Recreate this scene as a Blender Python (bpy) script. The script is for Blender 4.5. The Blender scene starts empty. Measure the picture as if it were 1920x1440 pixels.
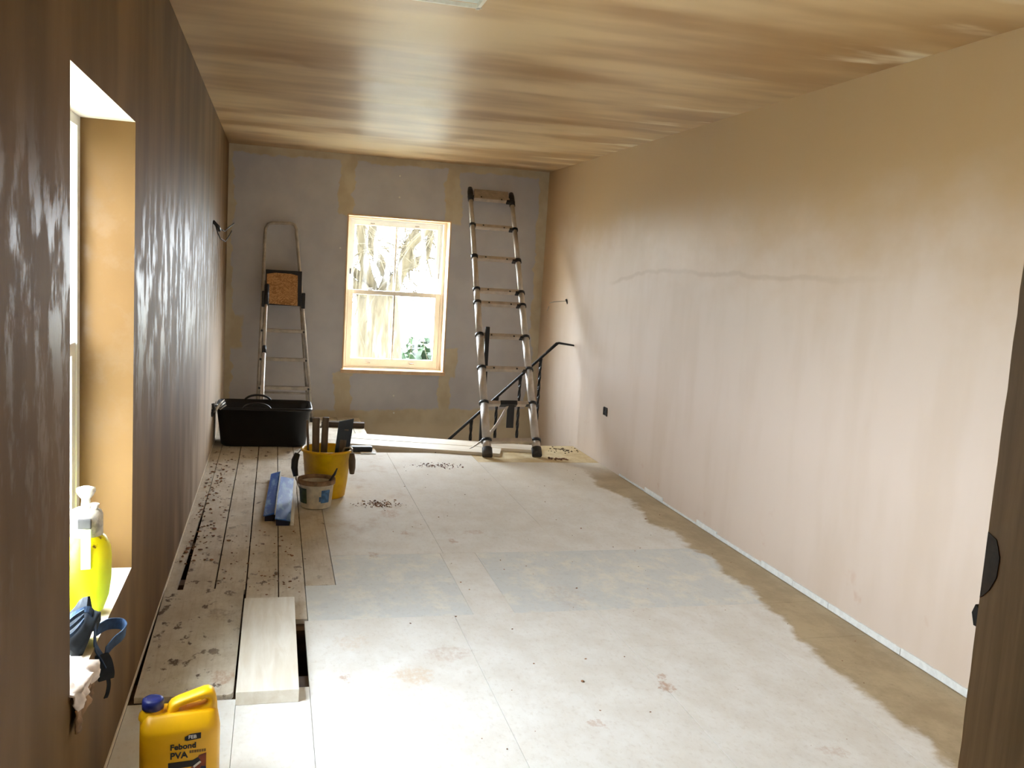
import bpy, bmesh, math, random
from mathutils import Vector, Matrix, noise as mnoise

random.seed(7)
S = bpy.context.scene
COL = S.collection
PI = math.pi

# ------------------------------------------------------------------ camera, world, exposure
FPX = 1697.13
YAW, PITCH, ROLL, CAMZ = 0.260484, -0.124453, 0.0615936, 1.4509
def _cam():
    cy, sy = math.cos(YAW), math.sin(YAW)
    fw = Vector((sy*math.cos(PITCH), cy*math.cos(PITCH), math.sin(PITCH)))
    r = Vector((cy, -sy, 0)); u = r.cross(fw)
    r2 = r*math.cos(ROLL) + u*math.sin(ROLL); u2 = u*math.cos(ROLL) - r*math.sin(ROLL)
    m = Matrix(((r2.x, u2.x, -fw.x, 0), (r2.y, u2.y, -fw.y, 0), (r2.z, u2.z, -fw.z, CAMZ), (0, 0, 0, 1)))
    c = bpy.data.cameras.new('camera'); c.sensor_width = 36; c.sensor_fit = 'HORIZONTAL'
    c.lens = FPX/1920*36; c.clip_start = 0.02; c.clip_end = 300
    o = bpy.data.objects.new('camera', c); o.matrix_world = m; COL.objects.link(o); S.camera = o
_cam()

W = bpy.data.worlds.new('overcast_sky'); S.world = W; W.use_nodes = True
bg = W.node_tree.nodes['Background']
bg.inputs[0].default_value = (0.90, 0.965, 1.06, 1)
bg.inputs[1].default_value = 20.0
S.view_settings.view_transform = 'Standard'; S.view_settings.look = 'None'
S.view_settings.exposure = 0.86; S.view_settings.gamma = 1.0; S.view_settings.use_curve_mapping = False

# room numbers (metres)
XL, XR, YD, YN, H = -0.4243, 2.4936, 8.447, 0.60, 2.40
LW = (2.119, 3.0316, 0.4255, 1.8277)        # left window opening: y0 y1 z0 z1
FW = (0.6136, 1.5726, 0.4414, 1.872)        # far window opening: x0 x1 z0 z1
REV = 0.155                                  # reveal depth up to the sash box

def portal(name, loc, rot, sx, sy):
    l = bpy.data.lights.new(name, 'AREA'); l.shape = 'RECTANGLE'; l.size = sx; l.size_y = sy
    l.cycles.is_portal = True
    o = bpy.data.objects.new(name, l); o.location = loc; o.rotation_euler = rot; COL.objects.link(o)
portal('daylight_portal_left', (XL-REV-0.14, (LW[0]+LW[1])/2, (LW[2]+LW[3])/2), (0, -PI/2, 0), LW[3]-LW[2]+.1, LW[1]-LW[0]+.1)
portal('daylight_portal_far', ((FW[0]+FW[1])/2, YD+REV+0.14, (FW[2]+FW[3])/2), (-PI/2, 0, 0), FW[1]-FW[0]+.1, FW[3]-FW[2]+.1)

# ------------------------------------------------------------------ node helpers
class NT:
    def __init__(s, name):
        s.m = bpy.data.materials.new(name); s.m.use_nodes = True
        s.t = s.m.node_tree; s.b = s.t.nodes['Principled BSDF']
        s._pos = None
    def n(s, t): return s.t.nodes.new(t)
    def lk(s, v, sock):
        if isinstance(v, bpy.types.NodeSocket): s.t.links.new(v, sock)
        else:
            if hasattr(sock.default_value, '__len__'):
                if not hasattr(v, '__len__'): v = (v,)*len(sock.default_value)
                if len(sock.default_value) == 4 and len(v) == 3: v = (*v, 1)
            sock.default_value = v
    def pos(s):
        if s._pos is None: s._pos = s.n('ShaderNodeNewGeometry').outputs['Position']
        return s._pos
    def obj(s): return s.n('ShaderNodeTexCoord').outputs['Object']
    def xyz(s, v=None):
        q = s.n('ShaderNodeSeparateXYZ'); s.lk(v if v is not None else s.pos(), q.inputs[0]); return q.outputs
    def m_(s, op, a, b=0.0, c=None):
        q = s.n('ShaderNodeMath'); q.operation = op; s.lk(a, q.inputs[0]); s.lk(b, q.inputs[1])
        if c is not None: s.lk(c, q.inputs[2])
        return q.outputs[0]
    def add(s, a, b): return s.m_('ADD', a, b)
    def sub(s, a, b): return s.m_('SUBTRACT', a, b)
    def mul(s, a, b): return s.m_('MULTIPLY', a, b)
    def mn(s, a, b): return s.m_('MINIMUM', a, b)
    def mx(s, a, b): return s.m_('MAXIMUM', a, b)
    def ab(s, a): return s.m_('ABSOLUTE', a)
    def ss(s, a, b, x):          # smoothstep, a may exceed b
        inv = a > b
        q = s.n('ShaderNodeMapRange'); q.interpolation_type = 'SMOOTHSTEP'
        s.lk(x, q.inputs[0]); q.inputs[1].default_value = min(a, b); q.inputs[2].default_value = max(a, b)
        q.inputs[3].default_value = 1.0 if inv else 0.0; q.inputs[4].default_value = 0.0 if inv else 1.0
        return q.outputs[0]
    def scale(s, v, sc, off=(0, 0, 0)):
        q = s.n('ShaderNodeMapping'); s.lk(v if v is not None else s.pos(), q.inputs[0])
        q.inputs['Scale'].default_value = sc; q.inputs['Location'].default_value = off; return q.outputs[0]
    def noise(s, v=None, scale=5, detail=4, rough=.55, dist=0.0):
        q = s.n('ShaderNodeTexNoise'); s.lk(v if v is not None else s.pos(), q.inputs['Vector'])
        q.inputs['Scale'].default_value = scale; q.inputs['Detail'].default_value = detail
        q.inputs['Roughness'].default_value = rough; q.inputs['Distortion'].default_value = dist
        return q.outputs['Fac']
    def mix(s, f, a, b, mode='MIX'):
        q = s.n('ShaderNodeMix'); q.data_type = 'RGBA'; q.blend_type = mode
        s.lk(f, q.inputs[0]); s.lk(a, q.inputs[6]); s.lk(b, q.inputs[7]); return q.outputs[2]
    def bump(s, h, strength=.3, dist=.01):
        q = s.n('ShaderNodeBump'); q.inputs['Strength'].default_value = strength; q.inputs['Distance'].default_value = dist
        s.lk(h, q.inputs['Height']); s.t.links.new(q.outputs[0], s.b.inputs['Normal'])
    def out(s, col=None, rough=None, spec=None, metal=None):
        if col is not None: s.lk(col, s.b.inputs['Base Color'])
        if rough is not None: s.lk(rough, s.b.inputs['Roughness'])
        if spec is not None: s.lk(spec, s.b.inputs['Specular IOR Level'])
        if metal is not None: s.lk(metal, s.b.inputs['Metallic'])
        return s.m

def srgb(r, g, b):
    f = lambda c: (c/255/12.92) if c/255 <= .04045 else ((c/255+.055)/1.055)**2.4
    return (f(r), f(g), f(b))

def plain(name, c, rough=.5, metal=0.0, var=.12, sc=12, spec=.5, bump=0.0):
    t = NT(name); v = t.obj()
    nz = t.noise(v, sc, 4)
    c2 = tuple(x*(1-var*1.6) for x in c); c1 = tuple(min(1, x*(1+var)) for x in c)
    t.out(t.mix(t.ss(.3, .7, nz), c1, c2), rough, spec, metal)
    if bump: t.bump(nz, bump, .004)
    return t.m

# ------------------------------------------------------------------ surface materials
DRY = srgb(222, 205, 190); DAMP = srgb(200, 168, 124)

def make_wall_right():
    t = NT('plaster_right_wall'); x, y, z = t.xyz()
    big = t.noise(t.scale(None, (1, .9, 1.3)), 1.3, 5, .6)
    edge = t.noise(None, 2.2, 6, .6)
    # damp plaster above a wandering tide line, drier and pinker below
    h = t.add(z, t.add(t.mul(t.sub(edge, .5), .12), t.mul(t.ss(5.9, 6.8, y), .10)))
    soft = t.ss(1.30, 2.05, t.add(z, t.mul(t.sub(big, .5), 1.1)))
    crisp = t.mul(t.ss(1.47, 1.53, h), t.mul(t.ss(2.6, 3.6, y), t.ss(6.75, 6.45, y)))
    d = t.mx(t.mul(soft, .95), t.mul(crisp, .12))
    corner = t.mul(t.ss(6.9, 8.3, t.add(y, t.mul(t.sub(big, .5), 1.2))), t.ss(.2, 1.6, z))  # browner tone towards the far corner, stronger higher up
    d = t.mx(d, t.mul(corner, .9))
    col = t.mix(d, DRY, DAMP)
    line = t.mul(t.ss(.022, .004, t.ab(t.sub(h, 1.50))), t.mul(t.ss(3.0, 4.2, y), t.ss(6.7, 6.4, y)))
    col = t.mix(t.mul(line, .22), col, srgb(160, 132, 96))
    st = t.noise(t.scale(None, (1, 2.4, .6)), 2.2, 3, .5)
    col = t.mix(t.mul(t.ss(.4, .75, st), .22), col, srgb(196, 172, 142))
    low = t.mul(t.ss(.62, .74, t.noise(None, 5.5, 4, .6)), t.ss(.45, .1, z))
    col = t.mix(t.mul(low, .3), col, srgb(196, 150, 118))
    t.out(col, t.m_('MULTIPLY_ADD', d, -.18, .62), .35)
    t.bump(t.noise(None, 7, 3), .06, .004)
    return t.m

def make_wall_left():
    t = NT('plaster_left_wall'); x, y, z = t.xyz()
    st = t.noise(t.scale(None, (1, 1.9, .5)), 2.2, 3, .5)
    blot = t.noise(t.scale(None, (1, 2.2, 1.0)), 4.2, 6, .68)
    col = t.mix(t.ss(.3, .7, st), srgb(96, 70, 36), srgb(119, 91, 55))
    far_light = t.mul(t.ss(4.2, 7.2, t.add(y, t.mul(t.sub(st, .5), 2.2))), t.ss(1.5, .4, z))  # pale far lower part paints in window light and floor bounce
    col = t.mix(far_light, col, srgb(214, 198, 180))
    # trowelled, still shiny patches
    pol = t.mul(t.ss(.47, .58, blot), t.mul(t.ss(.7, 1.1, z), t.ss(1.8, 1.45, z)))
    rough = t.m_('MULTIPLY_ADD', pol, -.22, .60)
    t.out(col, rough, t.m_('MULTIPLY_ADD', pol, .15, .15))
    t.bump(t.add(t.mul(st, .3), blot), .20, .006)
    return t.m

def make_reveal():
    t = NT('plaster_reveal'); x, y, z = t.xyz()
    nz = t.noise(t.scale(None, (3, 3, .9)), 2.4, 4, .6)
    col = t.mix(t.ss(.35, .7, nz), srgb(248, 240, 226), srgb(243, 225, 198))
    t.out(col, .6, .3); t.bump(t.noise(None, 9, 3), .1, .004)
    return t.m

def make_ceiling():
    t = NT('plaster_ceiling'); x, y, z = t.xyz()
    st = t.noise(t.scale(None, (.45, 1.7, 1)), 1.7, 3, .5)
    st2 = t.noise(t.scale(None, (.8, 3.4, 1), (3, 1, 0)), 1.7, 3, .5)
    col = t.mix(t.ss(.34, .64, st), srgb(176, 136, 86), srgb(222, 192, 146))
    col = t.mix(t.mul(t.ss(.56, .70, st2), t.ss(1.75, 2.45, x)), col, srgb(246, 232, 204))  # cream streak highlights near the right wall, put into the colour
    t.out(col, t.m_('MULTIPLY_ADD', t.ss(.25, .8, st), .10, .34), .75)
    t.bump(t.add(st, t.mul(st2, .6)), .10, .006)
    return t.m

def make_wall_far():
    t = NT('grey_plasterboard_wall'); x, y, z = t.xyz()
    w = t.sub(t.noise(None, 7, 5, .65), .5); w2 = t.sub(t.noise(t.scale(None, (1, 1, 1), (5, 2, 1)), 2.2, 4, .6), .5)
    xx = t.add(x, t.add(t.mul(w, .13), t.mul(w2, .16))); zz = t.add(z, t.add(t.mul(w, .10), t.mul(w2, .05)))
    grey = t.mix(t.ss(.3, .7, t.noise(None, 3.5, 4)), srgb(212, 212, 218), srgb(200, 200, 208))
    def strip(xc, hw, z0, z1):
        a = t.ss(hw, hw-.012, t.ab(t.sub(xx, xc)))
        return t.mul(a, t.mul(t.ss(z0-.01, z0+.01, zz), t.ss(z1+.01, z1-.01, zz)))
    m = strip(.60, .075, 1.86, 2.5)
    for q in (strip(.63, .08, -.4, .43), strip(1.575, .085, 1.84, 2.5), strip(1.585, .062, -.4, .43), strip(1.64, .06, .40, .68)):
        m = t.mx(m, q)
    m = t.mx(m, t.ss(2.325, 2.345, zz))
    m = t.mx(m, t.ss(-.372, -.385, xx)); m = t.mx(m, t.ss(2.40, 2.415, xx))
    m = t.mx(m, t.ss(.06, .03, t.sub(zz, t.mul(x, .03))))
    patch = t.mul(t.ss(.09, .06, t.ab(t.sub(xx, -.36))), t.ss(.16, .12, t.ab(t.sub(zz, .75))))
    m = t.mx(m, patch)
    col = t.mix(m, grey, t.mix(t.ss(.3, .7, t.noise(None, 6, 4)), srgb(220, 211, 190), srgb(206, 193, 168)))
    low = t.ss(.0, -.12, z)
    col = t.mix(t.mul(low, .8), col, srgb(232, 220, 196))
    t.out(col, .75, .25); t.bump(t.add(t.mul(m, .6), t.noise(None, 30, 3)), .15, .003)
    return t.m

STAINS = [  # x, y, rx, ry, strength, tint   dried splats on the sheets
    (.513, 3.04, .075, .085, .75, 0), (1.40, 2.83, .028, .05, .9, 1), (.68, 5.15, .06, .10, .5, 1), (1.42, 2.92, .02, .03, .7, 1),
    (-.133, 3.085, .05, .055, .7, 1), (.95, 4.6, .025, .04, .6, 1), (.32, 3.35, .07, .07, .35, 0), (.67, 3.21, .09, .07, .3, 1),
    (.51, 4.40, .03, .05, .5, 1), (-.184, 3.666, .06, .05, .5, 2), (1.05, 2.62, .03, .02, .5, 1), (1.75, 2.35, .05, .03, .4, 1),
    (.27, 3.05, .02, .03, .7, 1), (1.32, 3.75, .10, .16, .14, 1), (.72, 4.75, .03, .04, .6, 1), (1.1, 4.75, .06, .05, .35, 1),
]
def make_floor(kind):
    t = NT('floor_' + kind); x, y, z = t.xyz()
    wob = t.noise(None, 9, 5, .65); wob2 = t.noise(None, 2.3, 5, .6)
    fine = t.noise(None, 42, 4, .7); mid = t.noise(t.scale(None, (1, .7, 1)), 6, 6, .68)
    if kind == 'sheet':
        col = t.mix(t.ss(.3, .7, mid), srgb(240, 240, 237), srgb(229, 226, 219))
        col = t.mix(t.mul(t.ss(.60, .74, fine), .22), col, srgb(190, 176, 150))
        # towards the joists' far end the dust is thinner and the board shows through
        col = t.mix(t.mul(t.ss(4.4, 6.8, y), .35), col, srgb(226, 210, 178))
        dirt = t.mul(t.ss(.52, .70, mid), t.mul(t.ss(4.3, 5.2, y), t.ss(1.2, .5, x)))
        col = t.mix(t.mul(dirt, .45), col, srgb(188, 160, 130))
    elif kind == 'grey_sheet':
        col = t.mix(t.ss(.44, .66, mid), srgb(222, 226, 226), srgb(238, 237, 229))
        col = t.mix(t.mul(t.ss(.5, .70, wob), .16), col, srgb(182, 190, 196))
    elif kind == 'raw_sheet':
        col = t.mix(t.ss(.35, .65, mid), srgb(232, 216, 176), srgb(206, 184, 138))
        col = t.mix(t.mul(t.ss(.6, .72, fine), .5), col, srgb(140, 116, 80))
    else:
        col = t.mix(t.ss(.3, .72, mid), srgb(226, 219, 206), srgb(198, 186, 166))
        g = t.noise(t.scale(None, (22, 1.2, 1)), 3, 4, .6)
        col = t.mix(t.mul(t.ss(.5, .7, g), .25), col, srgb(168, 148, 120))
    if kind in ('board', 'panel'):
        sp = t.noise(t.scale(None, (1, .55, 1)), 19, 4, .6)
        zone = t.mx(t.ss(-.02, -.32, t.add(x, t.mul(t.sub(wob2, .5), .3))), t.ss(.45, .6, wob2))
        if kind == 'panel': zone = t.add(t.mul(zone, .6), .5)
        col = t.mix(t.mul(t.mul(t.ss(.585, .665, sp), zone), .85), col, srgb(92, 70, 50))
    speck = t.noise(t.scale(None, (1, .6, 1)), 55, 4, .7)
    col = t.mix(t.mul(t.ss(.50, .74, speck), .38 if kind in ('board', 'panel') else .20), col, srgb(170, 152, 126))
    rag1 = t.sub(t.noise(None, 16, 5, .75), .5); rag2 = t.sub(t.noise(t.scale(None, (1, 1, 1), (3, 7, 0)), 16, 5, .75), .5)
    sx = t.add(x, t.mul(rag1, .11)); sy = t.add(y, t.mul(rag2, .16))
    tint = [srgb(222, 200, 172), srgb(182, 140, 108), srgb(120, 92, 70)]
    for (cx, cy, rx, ry, k, ti) in STAINS:
        bd = (kind in ('board', 'panel'))
        if (cx < .1) != bd: continue
        a = t.m_('POWER', t.mul(t.ab(t.sub(sx, cx)), 1/rx), 2.0); b = t.m_('POWER', t.mul(t.ab(t.sub(sy, cy)), 1/ry), 2.0)
        col = t.mix(t.mul(t.mul(t.ss(1.25, .35, t.add(a, b)), t.ss(.32, .58, speck)), k*.75), col, tint[ti])
    if kind in ('sheet', 'grey_sheet', 'raw_sheet'):
        # a wet band soaking in along the right wall
        lim = t.add(2.26, t.add(t.mul(t.sub(wob2, .5), .34), t.mul(t.sub(wob, .5), .10)))
        near = t.ss(4.2, 2.3, y)
        lim = t.sub(lim, t.mul(near, .17))
        wet = t.mul(t.ss(-.03, .025, t.sub(x, lim)), t.ss(6.5, 6.0, y))
        dots = t.mul(t.ss(.58, .70, fine), .30)
        wc = t.mix(dots, t.mix(t.ss(.35, .65, mid), srgb(186, 167, 128), srgb(164, 144, 106)), srgb(110, 94, 70))
        col = t.mix(t.mul(wet, .92), col, wc)
        rough = t.m_('MULTIPLY_ADD', wet, -.25, .72)
    else:
        rough = .75
    t.out(col, rough, .3)
    t.bump(t.add(t.mul(mid, .6), t.mul(fine, .4)), .25, .004)
    return t.m

def make_wood(name, c1, c2, sc=(1, 14, 14), rough=.55, ring=False):
    t = NT(name); v = t.scale(t.obj(), sc)
    g = t.noise(v, 3.0, 5, .6, 1.2 if ring else .4)
    if ring: g = t.m_('FRACT', t.mul(g, 9.0))
    t.out(t.mix(t.ss(.2, .8, g), c1, c2), rough, .3); t.bump(g, .15, .002)
    return t.m

def make_glass():
    t = NT('window_glass'); nt = t.t
    tr = t.n('ShaderNodeBsdfTransparent'); gl = t.n('ShaderNodeBsdfGlossy'); gl.inputs['Roughness'].default_value = .03
    tr.inputs[0].default_value = (.97, .985, .98, 1)
    df = t.n('ShaderNodeBsdfTranslucent'); df.inputs[0].default_value = (.9, .92, .95, 1)
    lw = t.n('ShaderNodeLayerWeight'); lw.inputs[0].default_value = .5
    fr = t.n('ShaderNodeMath'); fr.operation = 'MULTIPLY_ADD'; fr.inputs[1].default_value = .5; fr.inputs[2].default_value = .03
    t.t.links.new(t.m_('POWER', lw.outputs['Facing'], 5.0), fr.inputs[0])
    mx = t.n('ShaderNodeMixShader'); nt.links.new(fr.outputs[0], mx.inputs[0]); nt.links.new(tr.outputs[0], mx.inputs[1]); nt.links.new(gl.outputs[0], mx.inputs[2])
    m2 = t.n('ShaderNodeMixShader')
    sm = t.mul(t.ss(.5, .75, t.noise(t.scale(None, (3, 3, .5)), 5, 4)), .05)   # dried run marks on the glass
    t.lk(sm, m2.inputs[0]); nt.links.new(mx.outputs[0], m2.inputs[1]); nt.links.new(df.outputs[0], m2.inputs[2])
    nt.links.new(m2.outputs[0], nt.nodes['Material Output'].inputs[0])
    return t.m

def make_sprayer():
    t = NT('neon_translucent_plastic'); x, y, z = t.xyz(t.obj())
    nz = t.noise(t.obj(), 26, 4, .6)
    col = t.mix(t.ss(.05, .26, z), srgb(226, 246, 20), srgb(250, 232, 20))
    col = t.mix(t.mul(t.ss(.63, .70, nz), .85), col, srgb(130, 84, 40))
    t.out(col, .35, .4)
    t.b.inputs['Subsurface Weight'].default_value = .35
    t.b.inputs['Subsurface Radius'].default_value = (.05, .05, .01); t.b.inputs['Subsurface Scale'].default_value = 1.0
    return t.m

M = {
    'wall_right': make_wall_right(), 'wall_left': make_wall_left(), 'wall_far': make_wall_far(), 'ceiling': make_ceiling(), 'reveal': make_reveal(),
    'sheet': make_floor('sheet'), 'grey_sheet': make_floor('grey_sheet'), 'raw_sheet': make_floor('raw_sheet'), 'board': make_floor('board'), 'panel': make_floor('panel'),
    'glass': make_glass(), 'sprayer': make_sprayer(),
    'joist': make_wood('joist_timber', srgb(120, 92, 64), srgb(86, 64, 44), (1, 14, 14)),
    'void': plain('floor_void', srgb(40, 34, 28), .9),
    'white_paint': plain('white_gloss_paint', srgb(240, 240, 236), .4, var=.02),
    'lining': make_wood('pink_primed_lining', srgb(238, 214, 180), srgb(226, 184, 140), (6, 6, 1.5), .6),
    'pine': make_wood('pale_planed_pine', srgb(244, 236, 220), srgb(226, 212, 190), (1.2, 14, 14)),
    'pine_edge': make_wood('dusty_board', srgb(240, 236, 226), srgb(222, 213, 196), (9, 1.2, 9)),
    'ply': make_wood('orange_plywood', srgb(206, 158, 104), srgb(166, 116, 70), (3, 3, 4), ring=True),
    'darkwood': make_wood('old_dark_timber', srgb(92, 72, 56), srgb(60, 46, 36), (1, 12, 12)),
    'jamb': make_wood('bare_pine_door_lining', srgb(190, 152, 104), srgb(160, 126, 84), (30, 30, 1.4)),
    'greywood': make_wood('plaster_caked_wood', srgb(126, 110, 92), srgb(74, 62, 50), (8, 8, 2)),
    'alu': plain('dusty_aluminium', srgb(204, 196, 188), .50, .40, .06, 20),
    'alu_dark': plain('weathered_aluminium', srgb(184, 176, 166), .5, .3, .15, 16),
    'rung': plain('ribbed_rung_aluminium', srgb(196, 184, 172), .5, .3, .1, 20),
    'black_plastic': plain('black_plastic', srgb(34, 36, 40), .45, var=.1),
    'tub': plain('black_rubber_tub', srgb(13, 14, 17), .42, var=.2, sc=8),
    'rubber': plain('scuffed_rubber', srgb(70, 68, 66), .8, var=.2),
    'iron': plain('black_wrought_iron', srgb(26, 25, 27), .5, .2, .1),
    'yellow_bucket': None, 'pva_yellow': plain('yellow_jerrycan_plastic', srgb(250, 190, 6), .38, var=.05, sc=9),
    'cap_blue': plain('navy_blue_cap', srgb(36, 48, 120), .35, var=.12, sc=60),
    'label_black': plain('label_black_print', srgb(26, 24, 26), .5, var=.05), 'label_white': plain('label_white_print', srgb(240, 238, 232), .5, var=.02),
    'label_grey': plain('label_brown_print', srgb(150, 112, 30), .5, var=.05), 'label_red': plain('label_rust_print', srgb(140, 62, 26), .5, var=.25, sc=30),
    'label_navy': plain('label_navy_print', srgb(24, 26, 60), .5, var=.1), 'label_blue': plain('label_blue_print', srgb(72, 120, 176), .5, var=.25, sc=50),
    'label_green': plain('label_green_print', srgb(64, 82, 44), .6, var=.2, sc=40),
    'plaster_white': plain('chalky_white_plaster', srgb(226, 216, 196), .85, var=.12, sc=22, bump=.3),
    'plaster_wet': plain('mixed_plaster', srgb(150, 120, 92), .8, var=.25, sc=30, bump=.5),
    'cap_grey': plain('plaster_splashed_cap', srgb(196, 188, 172), .7, var=.35, sc=30, bump=.3),
    'cap_white': plain('plaster_splashed_handle', srgb(232, 226, 212), .65, var=.1, sc=40, bump=.2),
    'strap_blue': plain('navy_strap_fabric', srgb(40, 66, 98), .75, var=.3, sc=40, bump=.3),
    'pad_dark': plain('dark_pad_foam', srgb(22, 32, 42), .8, var=.3, sc=30, bump=.3),
    'rag': plain('pale_pink_rag', srgb(236, 220, 208), .9, var=.1, sc=30, bump=.4), 'rag_brown': plain('brown_rag', srgb(150, 116, 84), .9, var=.3, sc=18, bump=.4),
    'cable': plain('grey_cable', srgb(40, 36, 32), .6), 'copper': plain('bare_wire', srgb(190, 184, 172), .4, .5),
    'trim_white': plain('bare_plasterboard_edge', srgb(238, 240, 238), .8, var=.05, sc=40),
    'crumb': plain('plaster_crumb', srgb(150, 108, 78), .9, var=.35, sc=50), 'crumb_red': plain('brick_dust_crumb', srgb(124, 70, 48), .9, var=.3, sc=50), 'crumb_dark': plain('dirt_crumb', srgb(86, 66, 48), .9, var=.3, sc=50),
    'bark': None, 'leaf': plain('shrub_leaves', (.012, .034, .007), .7, var=.3, sc=3), 'lawn': plain('paled_bounce_ground', srgb(164, 164, 146), .9, var=.25, sc=1.2),  # lawn colour lightened so more daylight bounces indoors
    'stair': plain('stair_carpetless_timber', srgb(205, 192, 172), .7, var=.15, sc=5),
    'board_blue_wall': plain('hatch_board', srgb(206, 212, 206), .8, var=.08, sc=10),
}
def _bucket():
    t = NT('yellow_bucket_plastic'); x, y, z = t.xyz(t.obj()); nz = t.noise(t.obj(), 14, 4)
    col = t.mix(t.ss(.35, .75, nz), srgb(244, 194, 8), srgb(224, 166, 8))
    t.out(col, .4, .4); t.b.inputs['Subsurface Weight'].default_value = .2
    t.b.inputs['Subsurface Radius'].default_value = (.04, .03, .004); t.b.inputs['Subsurface Scale'].default_value = 1.0
    return t.m
M['yellow_bucket'] = _bucket()
def _blue():
    t = NT('plaster_wiped_blue_plastic'); v = t.scale(t.obj(), (3, .6, 3)); nz = t.noise(v, 9, 5, .65)
    col = t.mix(t.ss(.46, .66, nz), srgb(26, 92, 196), srgb(130, 176, 228))
    t.out(col, .45, .4); return t.m
M['blue'] = _blue()
def _bark():
    t = NT('tree_bark'); v = t.scale(t.obj(), (6, 6, .9)); nz = t.noise(v, 3, 6, .7)
    t.out(t.mix(t.ss(.35, .65, nz), (.038, .030, .017), (.068, .055, .033)), .9, .2); t.bump(nz, .6, .03); return t.m
M['bark'] = _bark()

# ------------------------------------------------------------------ mesh helpers
class MB:
    def __init__(s): s.bm = bmesh.new()
    def box(s, a, b, bev=0.0, mi=0, rot=None, at=None):
        bm = s.bm; a, b = Vector(a), Vector(b)
        c = (a+b)/2; d = b-a
        r = bmesh.ops.create_cube(bm, size=1.0)
        vs = r['verts']
        for v in vs: v.co = Vector((v.co.x*d.x, v.co.y*d.y, v.co.z*d.z))
        fs = set(f for v in vs for f in v.link_faces)
        if bev > 0:
            es = list(set(e for v in vs for e in v.link_edges))
            q = bmesh.ops.bevel(bm, geom=es, offset=bev, segments=2, affect='EDGES', profile=.6)
            vs = list(set(v for f in q['faces'] for v in f.verts) | set(v for v in vs if v.is_valid))
            fs = set(f for v in vs for f in v.link_faces)
        for v in vs:
            p = v.co
            if rot is not None: p = rot @ p
            v.co = p + (Vector(at) if at is not None else c)
        for f in fs: f.material_index = mi
        return s
    def tube(s, pts, r, n=10, mi=0, caps=True, flat=None, twist=0.0, sq=False):
        """sweep; r scalar or list; flat=(a,b) scales section"""
        bm = s.bm; pts = [Vector(p) for p in pts]; k = len(pts)
        rs = r if hasattr(r, '__len__') else [r]*k
        t0 = (pts[1]-pts[0]).normalized()
        up = Vector((0, 0, 1)) if abs(t0.z) < .9 else Vector((0, 1, 0))
        nrm = (up - t0*up.dot(t0)).normalized(); rings = []
        for i, p in enumerate(pts):
            t = ((pts[min(i+1, k-1)]-pts[max(i-1, 0)])).normalized()
            nrm = (nrm - t*nrm.dot(t)).normalized(); bi = t.cross(nrm)
            ring = []
            for j in range(n):
                a = 2*PI*j/n + twist*i + (PI/n if sq else 0)
                ca, sa = math.cos(a), math.sin(a)
                if flat: ca *= flat[0]; sa *= flat[1]
                ring.append(bm.verts.new(p + (nrm*ca + bi*sa)*rs[i]))
            rings.append(ring)
        for i in range(k-1):
            for j in range(n):
                f = bm.faces.new((rings[i][j], rings[i][(j+1) % n], rings[i+1][(j+1) % n], rings[i+1][j])); f.material_index = mi; f.smooth = n > 5
        if caps:
            for rg in (rings[0][::-1], rings[-1]):
                f = bm.faces.new(rg); f.material_index = mi
        return s
    def lathe(s, prof, n=28, at=(0, 0, 0), mi=0, smooth=True):
        bm = s.bm; at = Vector(at); rings = []
        for (r, z) in prof:
            if r < 1e-5: rings.append([bm.verts.new(at+Vector((0, 0, z)))])
            else: rings.append([bm.verts.new(at+Vector((r*math.cos(2*PI*j/n), r*math.sin(2*PI*j/n), z))) for j in range(n)])
        for A, B in zip(rings[:-1], rings[1:]):
            for j in range(n):
                q = [A[j % len(A)], A[(j+1) % len(A)], B[(j+1) % len(B)], B[j % len(B)]]
                q = [v for i, v in enumerate(q) if v not in q[:i]]
                if len(q) > 2:
                    f = bm.faces.new(q); f.material_index = mi; f.smooth = smooth
        return s
    def prism(s, poly, z0, z1, mi=0, axis='z'):
        bm = s.bm
        def P(a, b, c): return {'z': Vector((a, b, c)), 'y': Vector((a, c, b)), 'x': Vector((c, a, b))}[axis]
        lo = [bm.verts.new(P(a, b, z0)) for a, b in poly]; hi = [bm.verts.new(P(a, b, z1)) for a, b in poly]
        k = len(poly); fs = [bm.faces.new(lo[::-1]), bm.faces.new(hi)]
        for i in range(k): fs.append(bm.faces.new((lo[i], lo[(i+1) % k], hi[(i+1) % k], hi[i])))
        for f in fs: f.material_index = mi
        return s
    def loft(s, rings, closed=True, caps=True, mi=0, smooth=True):
        bm = s.bm; R = [[bm.verts.new(Vector(p)) for p in rg] for rg in rings]; n = len(R[0])
        for A, B in zip(R[:-1], R[1:]):
            for j in range(n if closed else n-1):
                f = bm.faces.new((A[j], A[(j+1) % n], B[(j+1) % n], B[j])); f.material_index = mi; f.smooth = smooth
        if caps and closed:
            for rg in (R[0][::-1], R[-1]): f = bm.faces.new(rg); f.material_index = mi
        return s
    def build(s, name, mats, parent=None, loc=None, rotz=0.0, smooth_angle=None):
        bm = s.bm
        bmesh.ops.recalc_face_normals(bm, faces=bm.faces[:])
        me = bpy.data.meshes.new(name); bm.to_mesh(me); bm.free()
        for m in (mats if isinstance(mats, (list, tuple)) else [mats]): me.materials.append(m)
        o = bpy.data.objects.new(name, me); COL.objects.link(o)
        if parent: o.parent = parent
        if loc is not None: o.location = loc
        o.rotation_euler.z = rotz
        return o

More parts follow.
